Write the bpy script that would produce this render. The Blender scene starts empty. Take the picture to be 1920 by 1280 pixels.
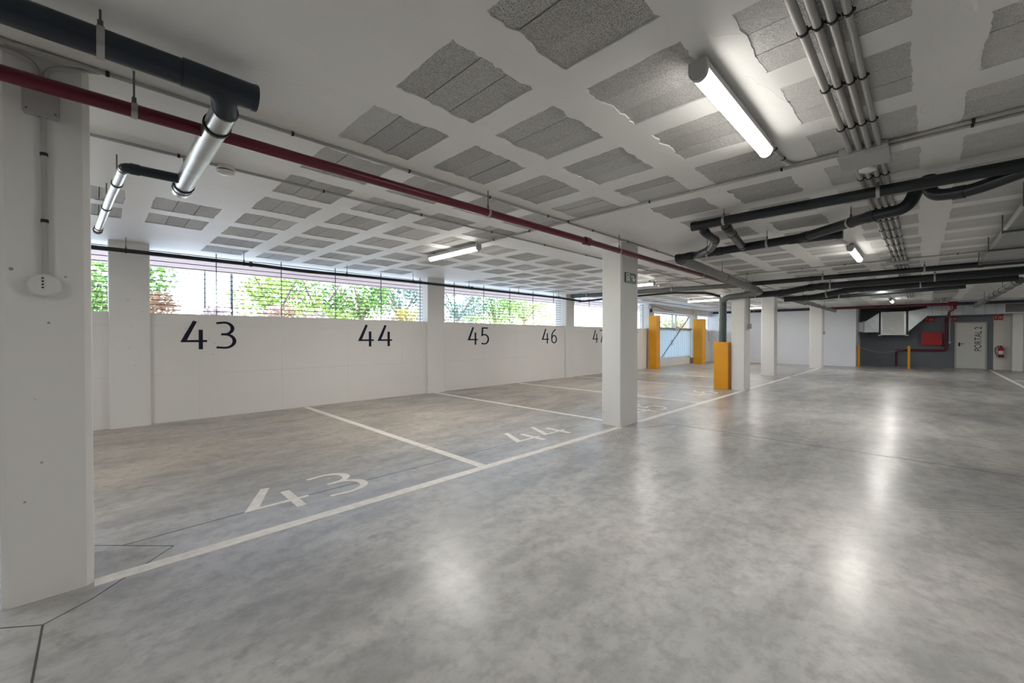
import bpy, bmesh, math, random
from mathutils import Vector
random.seed(7)
scene = bpy.context.scene
col = scene.collection

# ---------------------------------------------------------------- camera
H = 2.78                       # ceiling height
CAM_Z = 1.35
FPX = 775.0                    # focal length in pixels of a 1920 px wide frame
YAW = math.atan2(772, 775)
PITCH = -math.atan(8 / 775.0)
cam_data = bpy.data.cameras.new('camera')
cam_data.sensor_width = 36.0
cam_data.lens = FPX / 1920 * 36.0
cam_data.clip_start = 0.05
cam_data.clip_end = 500
cam = bpy.data.objects.new('camera', cam_data)
col.objects.link(cam)
cam.location = (0, 0, CAM_Z)
cam.rotation_euler = (math.pi / 2 + PITCH, 0, YAW - math.pi / 2)
scene.camera = cam

# ---------------------------------------------------------------- world, sun, exposure
SKY_STRENGTH = 1.3
SUN_STRENGTH = 8.0
LAMP_STRENGTH = 14.0      # glow of the diffuser itself
LAMP_WATT = 33.0
world = bpy.data.worlds.new('sky')
scene.world = world
world.use_nodes = True
wn = world.node_tree
wn.nodes.clear()
w_out = wn.nodes.new('ShaderNodeOutputWorld')
w_bg = wn.nodes.new('ShaderNodeBackground')
w_sky = wn.nodes.new('ShaderNodeTexSky')
w_sky.sky_type = 'NISHITA'
w_sky.sun_disc = False
w_sky.sun_elevation = math.radians(52)
w_sky.sun_rotation = math.radians(180)
w_sky.air_density = 1.0
w_sky.dust_density = 0.8
w_sky.ozone_density = 1.0
w_bg.inputs['Strength'].default_value = SKY_STRENGTH
wn.links.new(w_sky.outputs[0], w_bg.inputs[0])
wn.links.new(w_bg.outputs[0], w_out.inputs[0])
sun_data = bpy.data.lights.new('sun', 'SUN')
sun_data.energy = SUN_STRENGTH
sun_data.angle = math.radians(0.6)
sun_data.color = (1.0, 0.95, 0.86)
sun = bpy.data.objects.new('sun', sun_data)
col.objects.link(sun)
sun.rotation_euler = (math.radians(38), 0, math.radians(-22))   # from behind the building, shining towards +Y
vs = scene.view_settings
vs.view_transform = 'Standard'
vs.look = 'None'
vs.exposure = 0.48
vs.gamma = 1.0
vs.use_curve_mapping = False
scene.cycles.use_denoising = True
scene.cycles.max_bounces = 5
scene.cycles.diffuse_bounces = 4
scene.cycles.glossy_bounces = 3
scene.cycles.adaptive_threshold = 0.03
scene.cycles.sample_clamp_indirect = 6.0

# ---------------------------------------------------------------- materials
def new_mat(name):
    m = bpy.data.materials.new(name)
    m.use_nodes = True
    return m, m.node_tree, m.node_tree.nodes['Principled BSDF']

def plain(name, rgb, rough=0.5, metal=0.0, noise=0.06, nscale=9.0, bump=0.0, bscale=60.0, coat=0.0):
    m, t, b = new_mat(name)
    N, L = t.nodes, t.links
    tc = N.new('ShaderNodeTexCoord')
    n = N.new('ShaderNodeTexNoise')
    n.inputs['Scale'].default_value = nscale
    n.inputs['Detail'].default_value = 5
    L.new(tc.outputs['Object'], n.inputs['Vector'])
    r = N.new('ShaderNodeValToRGB')
    r.color_ramp.elements[0].position = 0.3
    r.color_ramp.elements[1].position = 0.7
    r.color_ramp.elements[0].color = tuple(c * (1 - noise) for c in rgb) + (1,)
    r.color_ramp.elements[1].color = tuple(min(1, c * (1 + noise)) for c in rgb) + (1,)
    L.new(n.outputs['Fac'], r.inputs['Fac'])
    L.new(r.outputs['Color'], b.inputs['Base Color'])
    b.inputs['Roughness'].default_value = rough
    b.inputs['Metallic'].default_value = metal
    b.inputs['Coat Weight'].default_value = coat
    if bump > 0:
        n2 = N.new('ShaderNodeTexNoise')
        n2.inputs['Scale'].default_value = bscale
        n2.inputs['Detail'].default_value = 4
        L.new(tc.outputs['Object'], n2.inputs['Vector'])
        bp = N.new('ShaderNodeBump')
        bp.inputs['Strength'].default_value = bump
        bp.inputs['Distance'].default_value = 0.01
        L.new(n2.outputs['Fac'], bp.inputs['Height'])
        L.new(bp.outputs['Normal'], b.inputs['Normal'])
    return m

def math_node(t, op, a, b=None, c=None):
    n = t.nodes.new('ShaderNodeMath')
    n.operation = op
    for i, v in enumerate((a, b, c)):
        if v is None:
            continue
        if isinstance(v, (int, float)):
            n.inputs[i].default_value = v
        else:
            t.links.new(v, n.inputs[i])
    return n.outputs[0]

def mix_rgb(t, fac, c1, c2, mode='MIX'):
    n = t.nodes.new('ShaderNodeMix')
    n.data_type = 'RGBA'
    n.blend_type = mode
    for sock, v in ((n.inputs[0], fac), (n.inputs[6], c1), (n.inputs[7], c2)):
        if isinstance(v, (int, float)):
            sock.default_value = v
        elif isinstance(v, tuple):
            sock.default_value = v + (1,)
        else:
            t.links.new(v, sock)
    return n.outputs[2]

def noise(t, vec, scale, detail=6, rough=0.55, dist=0.0):
    n = t.nodes.new('ShaderNodeTexNoise')
    n.inputs['Scale'].default_value = scale
    n.inputs['Detail'].default_value = detail
    n.inputs['Roughness'].default_value = rough
    n.inputs['Distortion'].default_value = dist
    t.links.new(vec, n.inputs['Vector'])
    return n.outputs['Fac']

def ramp(t, fac, stops):
    r = t.nodes.new('ShaderNodeValToRGB')
    els = r.color_ramp.elements
    while len(els) < len(stops):
        els.new(0.5)
    for e, (p, c) in zip(els, stops):
        e.position = p
        e.color = (c, c, c, 1) if isinstance(c, (int, float)) else tuple(c) + (1,)
    t.links.new(fac, r.inputs['Fac'])
    return r.outputs['Color']

def mapping(t, vec, scale=(1, 1, 1), rot=(0, 0, 0)):
    n = t.nodes.new('ShaderNodeMapping')
    n.inputs['Scale'].default_value = scale
    n.inputs['Rotation'].default_value = rot
    t.links.new(vec, n.inputs['Vector'])
    return n.outputs[0]

def floor_material():
    m, t, b = new_mat('polished_concrete')
    N, L = t.nodes, t.links
    tc = N.new('ShaderNodeTexCoord')
    P = tc.outputs['Object']
    big = noise(t, P, 0.45, 3, 0.5, 0.0)
    med = noise(t, mapping(t, P, (1.0, 1.6, 1), (0, 0, 0.5)), 1.3, 6, 0.62, 0.0)
    fine = noise(t, P, 9.0, 5, 0.72)
    swirl = noise(t, mapping(t, P, (0.8, 3.0, 1), (0, 0, -0.9)), 1.0, 6, 0.65, 0.2)
    c = mix_rgb(t, ramp(t, big, [(0.36, 0.0), (0.64, 1.0)]), (0.36, 0.37, 0.365), (0.46, 0.445, 0.42))
    c = mix_rgb(t, ramp(t, med, [(0.30, 0.85), (0.56, 0.0)]), c, (0.235, 0.235, 0.23))
    c = mix_rgb(t, ramp(t, swirl, [(0.46, 0.0), (0.72, 0.75)]), c, (0.56, 0.55, 0.53))
    c = mix_rgb(t, ramp(t, fine, [(0.34, 0.6), (0.56, 0.0)]), c, (0.23, 0.225, 0.215))
    spots = noise(t, P, 3.2, 5, 0.7)
    c = mix_rgb(t, ramp(t, spots, [(0.26, 0.7), (0.38, 0.0)]), c, (0.17, 0.165, 0.16))
    # the parking bays are tinted browner than the aisle
    sep = N.new('ShaderNodeSeparateXYZ')
    L.new(P, sep.inputs[0])
    bay = math_node(t, 'MULTIPLY', math_node(t, 'SMOOTH_MIN', 1.0, math_node(t, 'MAXIMUM', math_node(t, 'MULTIPLY', math_node(t, 'SUBTRACT', sep.outputs[1], 4.3), 0.9), 0.0), 0.1), 0.70)
    bay = math_node(t, 'MULTIPLY', bay, math_node(t, 'ADD', big, 0.35))
    c = mix_rgb(t, math_node(t, 'MULTIPLY', bay, 1.2), c, (1.06, 0.94, 0.80), 'MULTIPLY')
    # faint tyre arcs
    cx, cy = 6.4, 1.2
    dx = math_node(t, 'SUBTRACT', sep.outputs[0], cx)
    dy = math_node(t, 'SUBTRACT', sep.outputs[1], cy)
    rr = math_node(t, 'SQRT', math_node(t, 'ADD', math_node(t, 'MULTIPLY', dx, dx), math_node(t, 'MULTIPLY', dy, dy)))
    band = math_node(t, 'SUBTRACT', 1.0, math_node(t, 'MINIMUM', math_node(t, 'MULTIPLY', math_node(t, 'ABSOLUTE', math_node(t, 'SUBTRACT', rr, 2.2)), 4.5), 1.0))
    tread = math_node(t, 'MULTIPLY', math_node(t, 'ADD', math_node(t, 'SINE', math_node(t, 'MULTIPLY', rr, 110.0)), 1.0), 0.5)
    arc = math_node(t, 'MULTIPLY', math_node(t, 'MULTIPLY', band, tread), math_node(t, 'MULTIPLY', med, 0.9))
    c = mix_rgb(t, arc, c, (0.52, 0.51, 0.49))
    L.new(c, b.inputs['Base Color'])
    b.inputs['Roughness'].default_value = 0.46
    b.inputs['Specular IOR Level'].default_value = 0.35
    # sealer coat, worn thinner in patches and in the bays
    wear = ramp(t, med, [(0.30, 1.0), (0.70, 0.6)])
    coat = math_node(t, 'MULTIPLY', wear, math_node(t, 'SUBTRACT', 1.0, math_node(t, 'MULTIPLY', bay, 0.9)))
    L.new(coat, b.inputs['Coat Weight'])
    b.inputs['Coat Roughness'].default_value = 0.25
    b.inputs['Coat IOR'].default_value = 1.27
    hgt = math_node(t, 'ADD', noise(t, mapping(t, P, (0.7, 1.5, 1)), 1.4, 3, 0.5), math_node(t, 'MULTIPLY', noise(t, P, 22.0, 3, 0.6), 0.05))
    bp = N.new('ShaderNodeBump')
    bp.inputs['Strength'].default_value = 0.45
    bp.inputs['Distance'].default_value = 0.012
    L.new(hgt, bp.inputs['Height'])
    L.new(bp.outputs['Normal'], b.inputs['Normal'])
    L.new(bp.outputs['Normal'], b.inputs['Coat Normal'])
    return m

def wall_material(name, rgb, lines=True, pits=True):
    m, t, b = new_mat(name)
    N, L = t.nodes, t.links
    tc = N.new('ShaderNodeTexCoord')
    P = tc.outputs['Object']
    n1 = noise(t, P, 0.8, 6)
    n2 = noise(t, P, 14.0, 4, 0.65)
    c = mix_rgb(t, ramp(t, n1, [(0.3, 0.0), (0.7, 1.0)]), tuple(x * 0.95 for x in rgb), rgb)
    h = math_node(t, 'MULTIPLY', n2, 0.25)
    if pits:
        v = N.new('ShaderNodeTexVoronoi')
        v.inputs['Scale'].default_value = 11.0
        v.inputs['Randomness'].default_value = 1.0
        L.new(P, v.inputs['Vector'])
        pit = ramp(t, math_node(t, 'ADD', v.outputs['Distance'], math_node(t, 'MULTIPLY', n1, 0.28)), [(0.17, 1.0), (0.2, 0.0)])
        c = mix_rgb(t, math_node(t, 'MULTIPLY', pit, 0.7), c, (0.14, 0.13, 0.12))
        h = math_node(t, 'SUBTRACT', h, math_node(t, 'MULTIPLY', pit, 0.6))
    if lines:
        # board marks of the formwork
        sep = N.new('ShaderNodeSeparateXYZ')
        L.new(P, sep.inputs[0])
        for axis, period, off in ((0, 1.25, 0.05), (2, 0.78, 0.02)):
            f = math_node(t, 'FRACT', math_node(t, 'DIVIDE', math_node(t, 'ADD', math_node(t, 'ADD', sep.outputs[axis], off), math_node(t, 'MULTIPLY', n1, 0.02)), period))
            g = math_node(t, 'LESS_THAN', f, 0.007 / period)
            g = math_node(t, 'MULTIPLY', g, ramp(t, n1, [(0.42, 0.0), (0.6, 1.0)]))
            h = math_node(t, 'SUBTRACT', h, math_node(t, 'MULTIPLY', g, 0.5))
            c = mix_rgb(t, math_node(t, 'MULTIPLY', g, 0.28), c, (0.3, 0.28, 0.26))
    L.new(c, b.inputs['Base Color'])
    b.inputs['Roughness'].default_value = 0.62
    bp = N.new('ShaderNodeBump')
    bp.inputs['Strength'].default_value = 0.5
    bp.inputs['Distance'].default_value = 0.006
    L.new(h, bp.inputs['Height'])
    L.new(bp.outputs['Normal'], b.inputs['Normal'])
    return m

def plaster_material():
    m, t, b = new_mat('painted_plaster')
    N, L = t.nodes, t.links
    tc = N.new('ShaderNodeTexCoord')
    P = tc.outputs['Object']
    n1 = noise(t, P, 1.2, 3)
    n2 = noise(t, mapping(t, P, (1, 3.2, 1)), 5.0, 3, 0.6)
    c = mix_rgb(t, ramp(t, n1, [(0.3, 0.0), (0.7, 1.0)]), (0.81, 0.80, 0.775), (0.86, 0.85, 0.83))
    L.new(c, b.inputs['Base Color'])
    b.inputs['Roughness'].default_value = 0.48
    # float marks and the smeared edges left by the float
    edge = ramp(t, math_node(t, 'ABSOLUTE', math_node(t, 'SUBTRACT', noise(t, mapping(t, P, (1, 1.8, 1)), 1.5, 2, 0.6), 0.5)), [(0.0, 1.0), (0.008, 0.0)])
    h = math_node(t, 'ADD', math_node(t, 'MULTIPLY', n2, 0.5), math_node(t, 'MULTIPLY', edge, 0.22))
    bp = N.new('ShaderNodeBump')
    bp.inputs['Strength'].default_value = 0.35
    bp.inputs['Distance'].default_value = 0.012
    L.new(h, bp.inputs['Height'])
    L.new(bp.outputs['Normal'], b.inputs['Normal'])
    return m

def block_material(name, lo, hi, pore):
    m, t, b = new_mat(name)
    N, L = t.nodes, t.links
    geo = N.new('ShaderNodeNewGeometry')
    oi = N.new('ShaderNodeObjectInfo')
    P = geo.outputs['Position']
    rnd = math_node(t, 'FRACT', math_node(t, 'ADD', oi.outputs['Random'], geo.outputs['Random Per Island']))
    c = mix_rgb(t, rnd, lo, hi)
    v = N.new('ShaderNodeTexVoronoi')
    v.inputs['Scale'].default_value = 130.0
    L.new(P, v.inputs['Vector'])
    n = noise(t, P, 110.0, 3, 0.7)
    pits = ramp(t, math_node(t, 'ADD', math_node(t, 'MULTIPLY', v.outputs['Distance'], 0.6), math_node(t, 'MULTIPLY', n, 0.6)), [(0.38, 1.0), (0.62, 0.0)])
    c = mix_rgb(t, math_node(t, 'MULTIPLY', pits, pore), c, (0.09, 0.088, 0.084))
    L.new(c, b.inputs['Base Color'])
    b.inputs['Roughness'].default_value = 0.8
    bp = N.new('ShaderNodeBump')
    bp.inputs['Strength'].default_value = 0.8
    bp.inputs['Distance'].default_value = 0.008
    L.new(math_node(t, 'SUBTRACT', n, pits), bp.inputs['Height'])
    L.new(bp.outputs['Normal'], b.inputs['Normal'])
    return m

def emit(name, rgb, strength):
    m, t, b = new_mat(name)
    b.inputs['Base Color'].default_value = (0.9, 0.9, 0.9, 1)
    b.inputs['Emission Color'].default_value = tuple(rgb) + (1,)
    b.inputs['Emission Strength'].default_value = strength
    m.cycles.emission_sampling = 'NONE'     # its light comes from the tube light of each lamp
    return m

def leaf_material(name, a, c2, through=0.4):
    m, t, b = new_mat(name)
    N, L = t.nodes, t.links
    geo = N.new('ShaderNodeNewGeometry')
    c = mix_rgb(t, geo.outputs['Random Per Island'], a, c2)
    L.new(c, b.inputs['Base Color'])
    b.inputs['Roughness'].default_value = 0.5
    tr = N.new('ShaderNodeBsdfTranslucent')
    L.new(c, tr.inputs['Color'])
    mx = N.new('ShaderNodeMixShader')
    mx.inputs[0].default_value = through
    L.new(b.outputs[0], mx.inputs[1])
    L.new(tr.outputs[0], mx.inputs[2])
    L.new(mx.outputs[0], N['Material Output'].inputs['Surface'])
    return m

M = {}
M['floor'] = floor_material()
M['wall'] = wall_material('painted_concrete_wall', (0.83, 0.815, 0.79))
M['column'] = wall_material('painted_column', (0.82, 0.81, 0.79), lines=False)
M['daylitwall'] = wall_material('smooth_white_wall', (0.84, 0.86, 0.92), lines=False, pits=False)  # white wall, with the gate's blue daylight put into its colour
M['greywall'] = wall_material('grey_painted_wall', (0.16, 0.175, 0.205), lines=False, pits=False)
M['beigewall'] = wall_material('beige_white_wall', (0.72, 0.69, 0.65), lines=False, pits=False)
M['plaster'] = plaster_material()
M['block'] = block_material('porous_block', (0.58, 0.57, 0.55), (0.69, 0.68, 0.655), 0.5)
M['paleblock'] = block_material('overpainted_block', (0.70, 0.69, 0.67), (0.77, 0.76, 0.74), 0.12)
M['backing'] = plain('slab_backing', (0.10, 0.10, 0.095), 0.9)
M['line'] = plain('white_road_paint', (0.78, 0.755, 0.70), 0.45, noise=0.12, nscale=14)
M['joint'] = plain('joint_filler', (0.08, 0.075, 0.07), 0.9)
M['navy'] = plain('navy_paint', (0.004, 0.006, 0.024), 0.85)
M['darkpaint'] = plain('black_paint', (0.02, 0.02, 0.024), 0.5)
M['pvc'] = plain('dark_grey_pvc', (0.011, 0.015, 0.018), 0.36, noise=0.15)
M['pvcblue'] = plain('blue_grey_pvc', (0.014, 0.023, 0.036), 0.36, noise=0.15)
M['greypvc'] = plain('mid_grey_pvc', (0.125, 0.13, 0.13), 0.42, noise=0.1)
M['greenpvc'] = plain('greenish_grey_pvc', (0.085, 0.105, 0.10), 0.32, noise=0.12)
M['rubber'] = plain('black_rubber', (0.012, 0.012, 0.014), 0.45)
M['red'] = plain('sprinkler_red', (0.125, 0.004, 0.022), 0.33, noise=0.08)
M['firered'] = plain('fire_red', (0.48, 0.012, 0.016), 0.4)
M['galv'] = plain('galvanised_steel', (0.46, 0.48, 0.465), 0.33, 1.0, noise=0.1)
M['duct'] = plain('sheet_duct', (0.56, 0.60, 0.62), 0.34, 0.85, noise=0.12, nscale=4)
M['conduit'] = plain('pvc_conduit', (0.42, 0.41, 0.395), 0.5, noise=0.04)
M['clip'] = plain('black_clip', (0.012, 0.012, 0.012), 0.6)
M['steel'] = plain('hanger_steel', (0.16, 0.16, 0.155), 0.45, 0.8)
M['zinc'] = plain('zinc_band', (0.45, 0.45, 0.44), 0.4, 0.8)
M['white'] = plain('white_plastic', (0.74, 0.74, 0.72), 0.4, noise=0.02)
M['boxgrey'] = plain('grey_plastic_box', (0.42, 0.415, 0.41), 0.5, noise=0.03)
M['yellow'] = plain('yellow_paint', (0.78, 0.34, 0.004), 0.38, noise=0.04, nscale=3)
M['door'] = plain('door_white', (0.66, 0.66, 0.63), 0.42, noise=0.02)
M['doorgrey'] = plain('door_grey', (0.45, 0.45, 0.44), 0.45, noise=0.02)
M['black'] = plain('black_metal', (0.01, 0.01, 0.011), 0.4)
M['green'] = plain('sign_green', (0.008, 0.075, 0.045), 0.35)
M['signwhite'] = plain('sign_white', (0.8, 0.82, 0.8), 0.4)
M['gate'] = plain('gate_white', (0.72, 0.78, 0.80), 0.45, noise=0.03)
M['gatesheet'] = leaf_material('translucent_gate_sheet', (0.74, 0.81, 0.84), (0.80, 0.86, 0.88), 0.55)
M['grille'] = plain('grille_steel', (0.10, 0.095, 0.10), 0.5, 0.2)
M['gategrey'] = plain('gate_grey_steel', (0.33, 0.34, 0.35), 0.45, 0.3)
M['pink'] = plain('bounce_pink_soffit', (0.60, 0.45, 0.41), 0.8, noise=0.05)  # pink bounce light from the ground is put into the soffit's colour
M['paving'] = plain('pale_paving', (0.72, 0.68, 0.62), 0.9, noise=0.1, nscale=2)
M['bark'] = plain('bark', (0.16, 0.12, 0.09), 0.9, noise=0.3)
M['leaf_a'] = leaf_material('leaf_green', (0.06, 0.13, 0.025), (0.22, 0.36, 0.08))
M['leaf_b'] = leaf_material('leaf_blue_green', (0.05, 0.11, 0.09), (0.18, 0.28, 0.22))
M['leaf_c'] = leaf_material('leaf_lime', (0.16, 0.27, 0.05), (0.38, 0.48, 0.12))
M['leaf_o'] = leaf_material('leaf_orange', (0.50, 0.24, 0.12), (0.62, 0.46, 0.30))
M['leaf_y'] = leaf_material('leaf_yellow', (0.46, 0.36, 0.06), (0.60, 0.52, 0.18))
M['leaf_p'] = leaf_material('leaf_pink', (0.48, 0.32, 0.31), (0.60, 0.50, 0.46))
M['lamp'] = emit('lit_tube', (1.0, 0.965, 0.90), LAMP_STRENGTH)

# ---------------------------------------------------------------- mesh helpers
class MB:
    def __init__(self):
        self.v, self.f = [], []

    def add(self, vs_, fs_):
        o = len(self.v)
        self.v += [tuple(p) for p in vs_]
        self.f += [tuple(i + o for i in q) for q in fs_]
        return self

    def box(self, x0, x1, y0, y1, z0, z1):
        return self.add([(x0, y0, z0), (x1, y0, z0), (x1, y1, z0), (x0, y1, z0), (x0, y0, z1), (x1, y0, z1), (x1, y1, z1), (x0, y1, z1)],
                        [(0, 3, 2, 1), (4, 5, 6, 7), (0, 1, 5, 4), (1, 2, 6, 5), (2, 3, 7, 6), (3, 0, 4, 7)])

    def prism(self, poly, axis, a, b):
        """extrude a 2D polygon along an axis (0, 1 or 2) from a to b"""
        n = len(poly)
        def put(p, s):
            q = list(p)
            q.insert(axis, s)
            return tuple(q)
        vs_ = [put(p, a) for p in poly] + [put(p, b) for p in poly]
        fs_ = [tuple(range(n - 1, -1, -1)), tuple(range(n, 2 * n))]
        fs_ += [(i, (i + 1) % n, n + (i + 1) % n, n + i) for i in range(n)]
        return self.add(vs_, fs_)

    def tube(self, path, r, seg=14, caps=True, radii=None):
        P = [Vector(p) for p in path]
        n = len(P)
        T = []
        for i in range(n):
            d = (P[min(i + 1, n - 1)] - P[max(i - 1, 0)])
            T.append(d.normalized())
        up = Vector((0, 0, 1)) if abs(T[0].z) < 0.9 else Vector((1, 0, 0))
        a = T[0].cross(up).normalized()
        vs_, fs_ = [], []
        for i in range(n):
            a = (a - T[i] * a.dot(T[i])).normalized()
            b = T[i].cross(a)
            rr = radii[i] if radii else r
            for k in range(seg):
                w = 2 * math.pi * k / seg
                vs_.append(P[i] + a * (math.cos(w) * rr) + b * (math.sin(w) * rr))
        for i in range(n - 1):
            for k in range(seg):
                k2 = (k + 1) % seg
                fs_.append((i * seg + k, i * seg + k2, (i + 1) * seg + k2, (i + 1) * seg + k))
        if caps:
            fs_.append(tuple(range(seg - 1, -1, -1)))
            fs_.append(tuple((n - 1) * seg + k for k in range(seg)))
        return self.add(vs_, fs_)

    def lathe(self, c, prof, seg=20):
        """profile of (radius, z) around the vertical axis at c"""
        return self.tube([(c[0], c[1], c[2] + z) for _, z in prof], 1, seg, True, [r for r, _ in prof])

    def build(self, name, mat, parent=None, smooth=False, bevel=0.0):
        o0 = Vector(parent['_w']) if parent is not None and '_w' in parent else Vector((0, 0, 0))
        me = bpy.data.meshes.new(name)
        me.from_pydata([tuple(Vector(p) - o0) for p in self.v], [], self.f)
        bm = bmesh.new()
        bm.from_mesh(me)
        bmesh.ops.recalc_face_normals(bm, faces=bm.faces)
        if bevel > 0:
            bmesh.ops.bevel(bm, geom=list(bm.edges), offset=bevel, segments=2, affect='EDGES', clamp_overlap=True)
        bm.to_mesh(me)
        bm.free()
        if smooth:
            me.polygons.foreach_set('use_smooth', [True] * len(me.polygons))
            me.update()
            try:
                me.set_sharp_from_angle(angle=math.radians(40))
            except Exception:
                pass
        me.materials.append(mat)
        o = bpy.data.objects.new(name, me)
        col.objects.link(o)
        if parent is not None:
            o.parent = parent
            o['_w'] = tuple(o0)
        return o

def tag(o, label, cat, group=None):
    o['label'] = label
    o['category'] = cat
    if group:
        o['group'] = group
    return o

def struct(o):
    o['kind'] = 'structure'
    return o

def thing(name, loc, label, cat, group=None):
    o = bpy.data.objects.new(name, None)
    o.empty_display_size = 0.1
    o.location = loc
    o['_w'] = tuple(loc)
    col.objects.link(o)
    return tag(o, label, cat, group)

def fillet(pts, b, n=6):
    P = [Vector(p) for p in pts]
    out = [P[0]]
    for i in range(1, len(P) - 1):
        d1, d2 = (P[i] - P[i - 1]), (P[i + 1] - P[i])
        bb = min(b, d1.length * 0.49, d2.length * 0.49)
        d1.normalize()
        d2.normalize()
        if d1.dot(d2) > 0.9995 or bb <= 0:
            out.append(P[i])
            continue
        A, B = P[i] - d1 * bb, P[i] + d2 * bb
        for k in range(n + 1):
            u = k / n
            out.append(A * (1 - u) ** 2 + P[i] * 2 * u * (1 - u) + B * u ** 2)
    out.append(P[-1])
    return out

def along(path, s):
    rest = s
    for a, b in zip(path[:-1], path[1:]):
        L = (b - a).length
        if rest <= L:
            return a + (b - a) * (rest / L), (b - a).normalized()
        rest -= L
    return path[-1], (path[-1] - path[-2]).normalized()

def length(path):
    return sum((b - a).length for a, b in zip(path[:-1], path[1:]))

def pipe_run(name, label, cat, pts, r, mat, bend=0.15, couplings=(), hangers=(), caps=False, seg=16, band='zinc', group=None, collar=1.12):
    path = fillet(pts, bend)
    root = thing(name, tuple(path[0]), label, cat, group)
    MB().tube(path, r, seg).build('pipe', mat, root, True)
    for s in couplings:
        p, d = along(path, s)
        MB().tube([p - d * r * 0.75, p + d * r * 0.75], r * collar, seg).build('coupling', mat, root, True)
    if caps:
        d = (path[1] - path[0]).normalized()
        MB().tube([path[0] - d * 0.012, path[0] + d * 0.05], r * 1.1, seg).build('end_cap', mat, root, True)
    for s in hangers:
        p, d = along(path, s)
        c = MB().tube([p - d * 0.013, p + d * 0.013], r * 1.07 + 0.003, seg).build('clamp', M[band], root, True)
        MB().tube([(p.x, p.y, p.z + r), (p.x, p.y, H + 0.004)], 0.005, 6).tube([(p.x, p.y, p.z + r), (p.x, p.y, p.z + r + 0.035)], 0.011, 6).build('hanger_rod', M['steel'], c, True)
    return root

def conduit_run(name, label, pts, r, clips=(), bend=0.06, mat=None, group=None, cat='conduit'):
    path = fillet(pts, bend)
    root = thing(name, tuple(path[0]), label, cat, group)
    MB().tube(path, r, 10).build('conduit_tube', mat or M['conduit'], root, True)
    for s in clips:
        p, d = along(path, s)
        mb = MB().tube([p - d * 0.008, p + d * 0.008], r * 1.3, 10)
        side = d.cross(Vector((0, 0, 1)))
        q = p + side * r * 1.35
        mb.tube([q - d * 0.006, q + d * 0.006], 0.006, 6)
        mb.build('clip', M['clip'], root)
    return root

def stroke(lines, w, place, t0=0.002, wy=None):
    """ribbon strokes in a plane: lines of 2D points; place(u, v, h) gives the 3D point"""
    mb = MB()
    for si, ln in enumerate(lines):
        P = [Vector((p[0], p[1])) for p in ln]
        t = t0 + 0.0004 * si
        n = len(P)
        Lf, Rt = [], []
        for i in range(n):
            d1 = (P[i] - P[i - 1]).normalized() if i > 0 else None
            d2 = (P[i + 1] - P[i]).normalized() if i < n - 1 else None
            if d1 is None:
                d1 = d2
            if d2 is None:
                d2 = d1
            nn = Vector((-(d1 + d2).y, (d1 + d2).x)).normalized()
            k = 1 / max(0.35, nn.dot(Vector((-d1.y, d1.x))))
            off = Vector((nn.x * w, nn.y * (wy or w))) * 0.5 * k
            Lf.append(P[i] + off)
            Rt.append(P[i] - off)
        vs_ = [place(p.x, p.y, 0) for p in Lf] + [place(p.x, p.y, 0) for p in Rt]
        vs_ += [place(p.x, p.y, t) for p in Lf] + [place(p.x, p.y, t) for p in Rt]
        fs_ = []
        for i in range(n - 1):
            fs_.append((2 * n + i, 2 * n + i + 1, 3 * n + i + 1, 3 * n + i))
            fs_.append((i, n + i, n + i + 1, i + 1))
            fs_.append((i, i + 1, 2 * n + i + 1, 2 * n + i))
            fs_.append((n + i, 3 * n + i, 3 * n + i + 1, n + i + 1))
        fs_ += [(0, 2 * n, 3 * n, n), (n - 1, 2 * n - 1, 4 * n - 1, 3 * n - 1)]
        mb.add(vs_, fs_)
    return mb

def arc(cx, cy, rx, ry, a0, a1, n=14):
    return [(cx + rx * math.cos(math.radians(a0 + (a1 - a0) * i / n)), cy + ry * math.sin(math.radians(a0 + (a1 - a0) * i / n))) for i in range(n + 1)]

DIGITS = {   # in a box one unit high; (width, strokes)
    '1': (0.30, [[(0.0, 0.84), (0.15, 0.97), (0.15, 0.03)], [(0.0, 0.03), (0.30, 0.03)]]),
    '3': (0.58, [[(0.02, 0.93)] + arc(0.26, 0.745, 0.25, 0.215, 95, -75) + [(0.16, 0.53)], [(0.20, 0.53)] + arc(0.28, 0.285, 0.29, 0.245, 80, -95) + [(0.02, 0.06)]]),
    '4': (0.68, [[(0.34, 0.99), (0.02, 0.29), (0.68, 0.29)], [(0.50, 0.69), (0.50, 0.0)]]),
    '5': (0.56, [[(0.52, 0.96), (0.10, 0.96), (0.07, 0.53)] + arc(0.25, 0.31, 0.30, 0.27, 110, -100) + [(0.02, 0.07)]]),
    '6': (0.58, [[(0.47, 0.97)] + arc(0.50, 0.42, 0.46, 0.5, 118, 172, 8) + arc(0.29, 0.29, 0.25, 0.255, 180, 530, 24)]),
    '7': (0.56, [[(0.02, 0.96), (0.54, 0.96), (0.18, 0.0)]]),
    '8': (0.58, [arc(0.29, 0.76, 0.21, 0.21, 0, 360, 22), arc(0.29, 0.28, 0.26, 0.25, 0, 360, 24)]),
}

def number(text, height, weight, gap):
    """strokes of a number, laid out from u = 0, and its width"""
    out, x = [], 0.0
    for ch in text:
        w, lines = DIGITS[ch]
        for ln in lines:
            out.append([(x + p[0] * height, p[1] * height) for p in ln])
        x += w * height + gap
    return out, x - gap

def col_box(x0, x1, y0, y1, z0, z1, ch=0.022):
    poly = [(x0 + ch, y0), (x1 - ch, y0), (x1, y0 + ch), (x1, y1 - ch), (x1 - ch, y1), (x0 + ch, y1), (x0, y1 - ch), (x0, y0 + ch)]
    return MB().prism(poly, 2, z0, z1)

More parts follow.
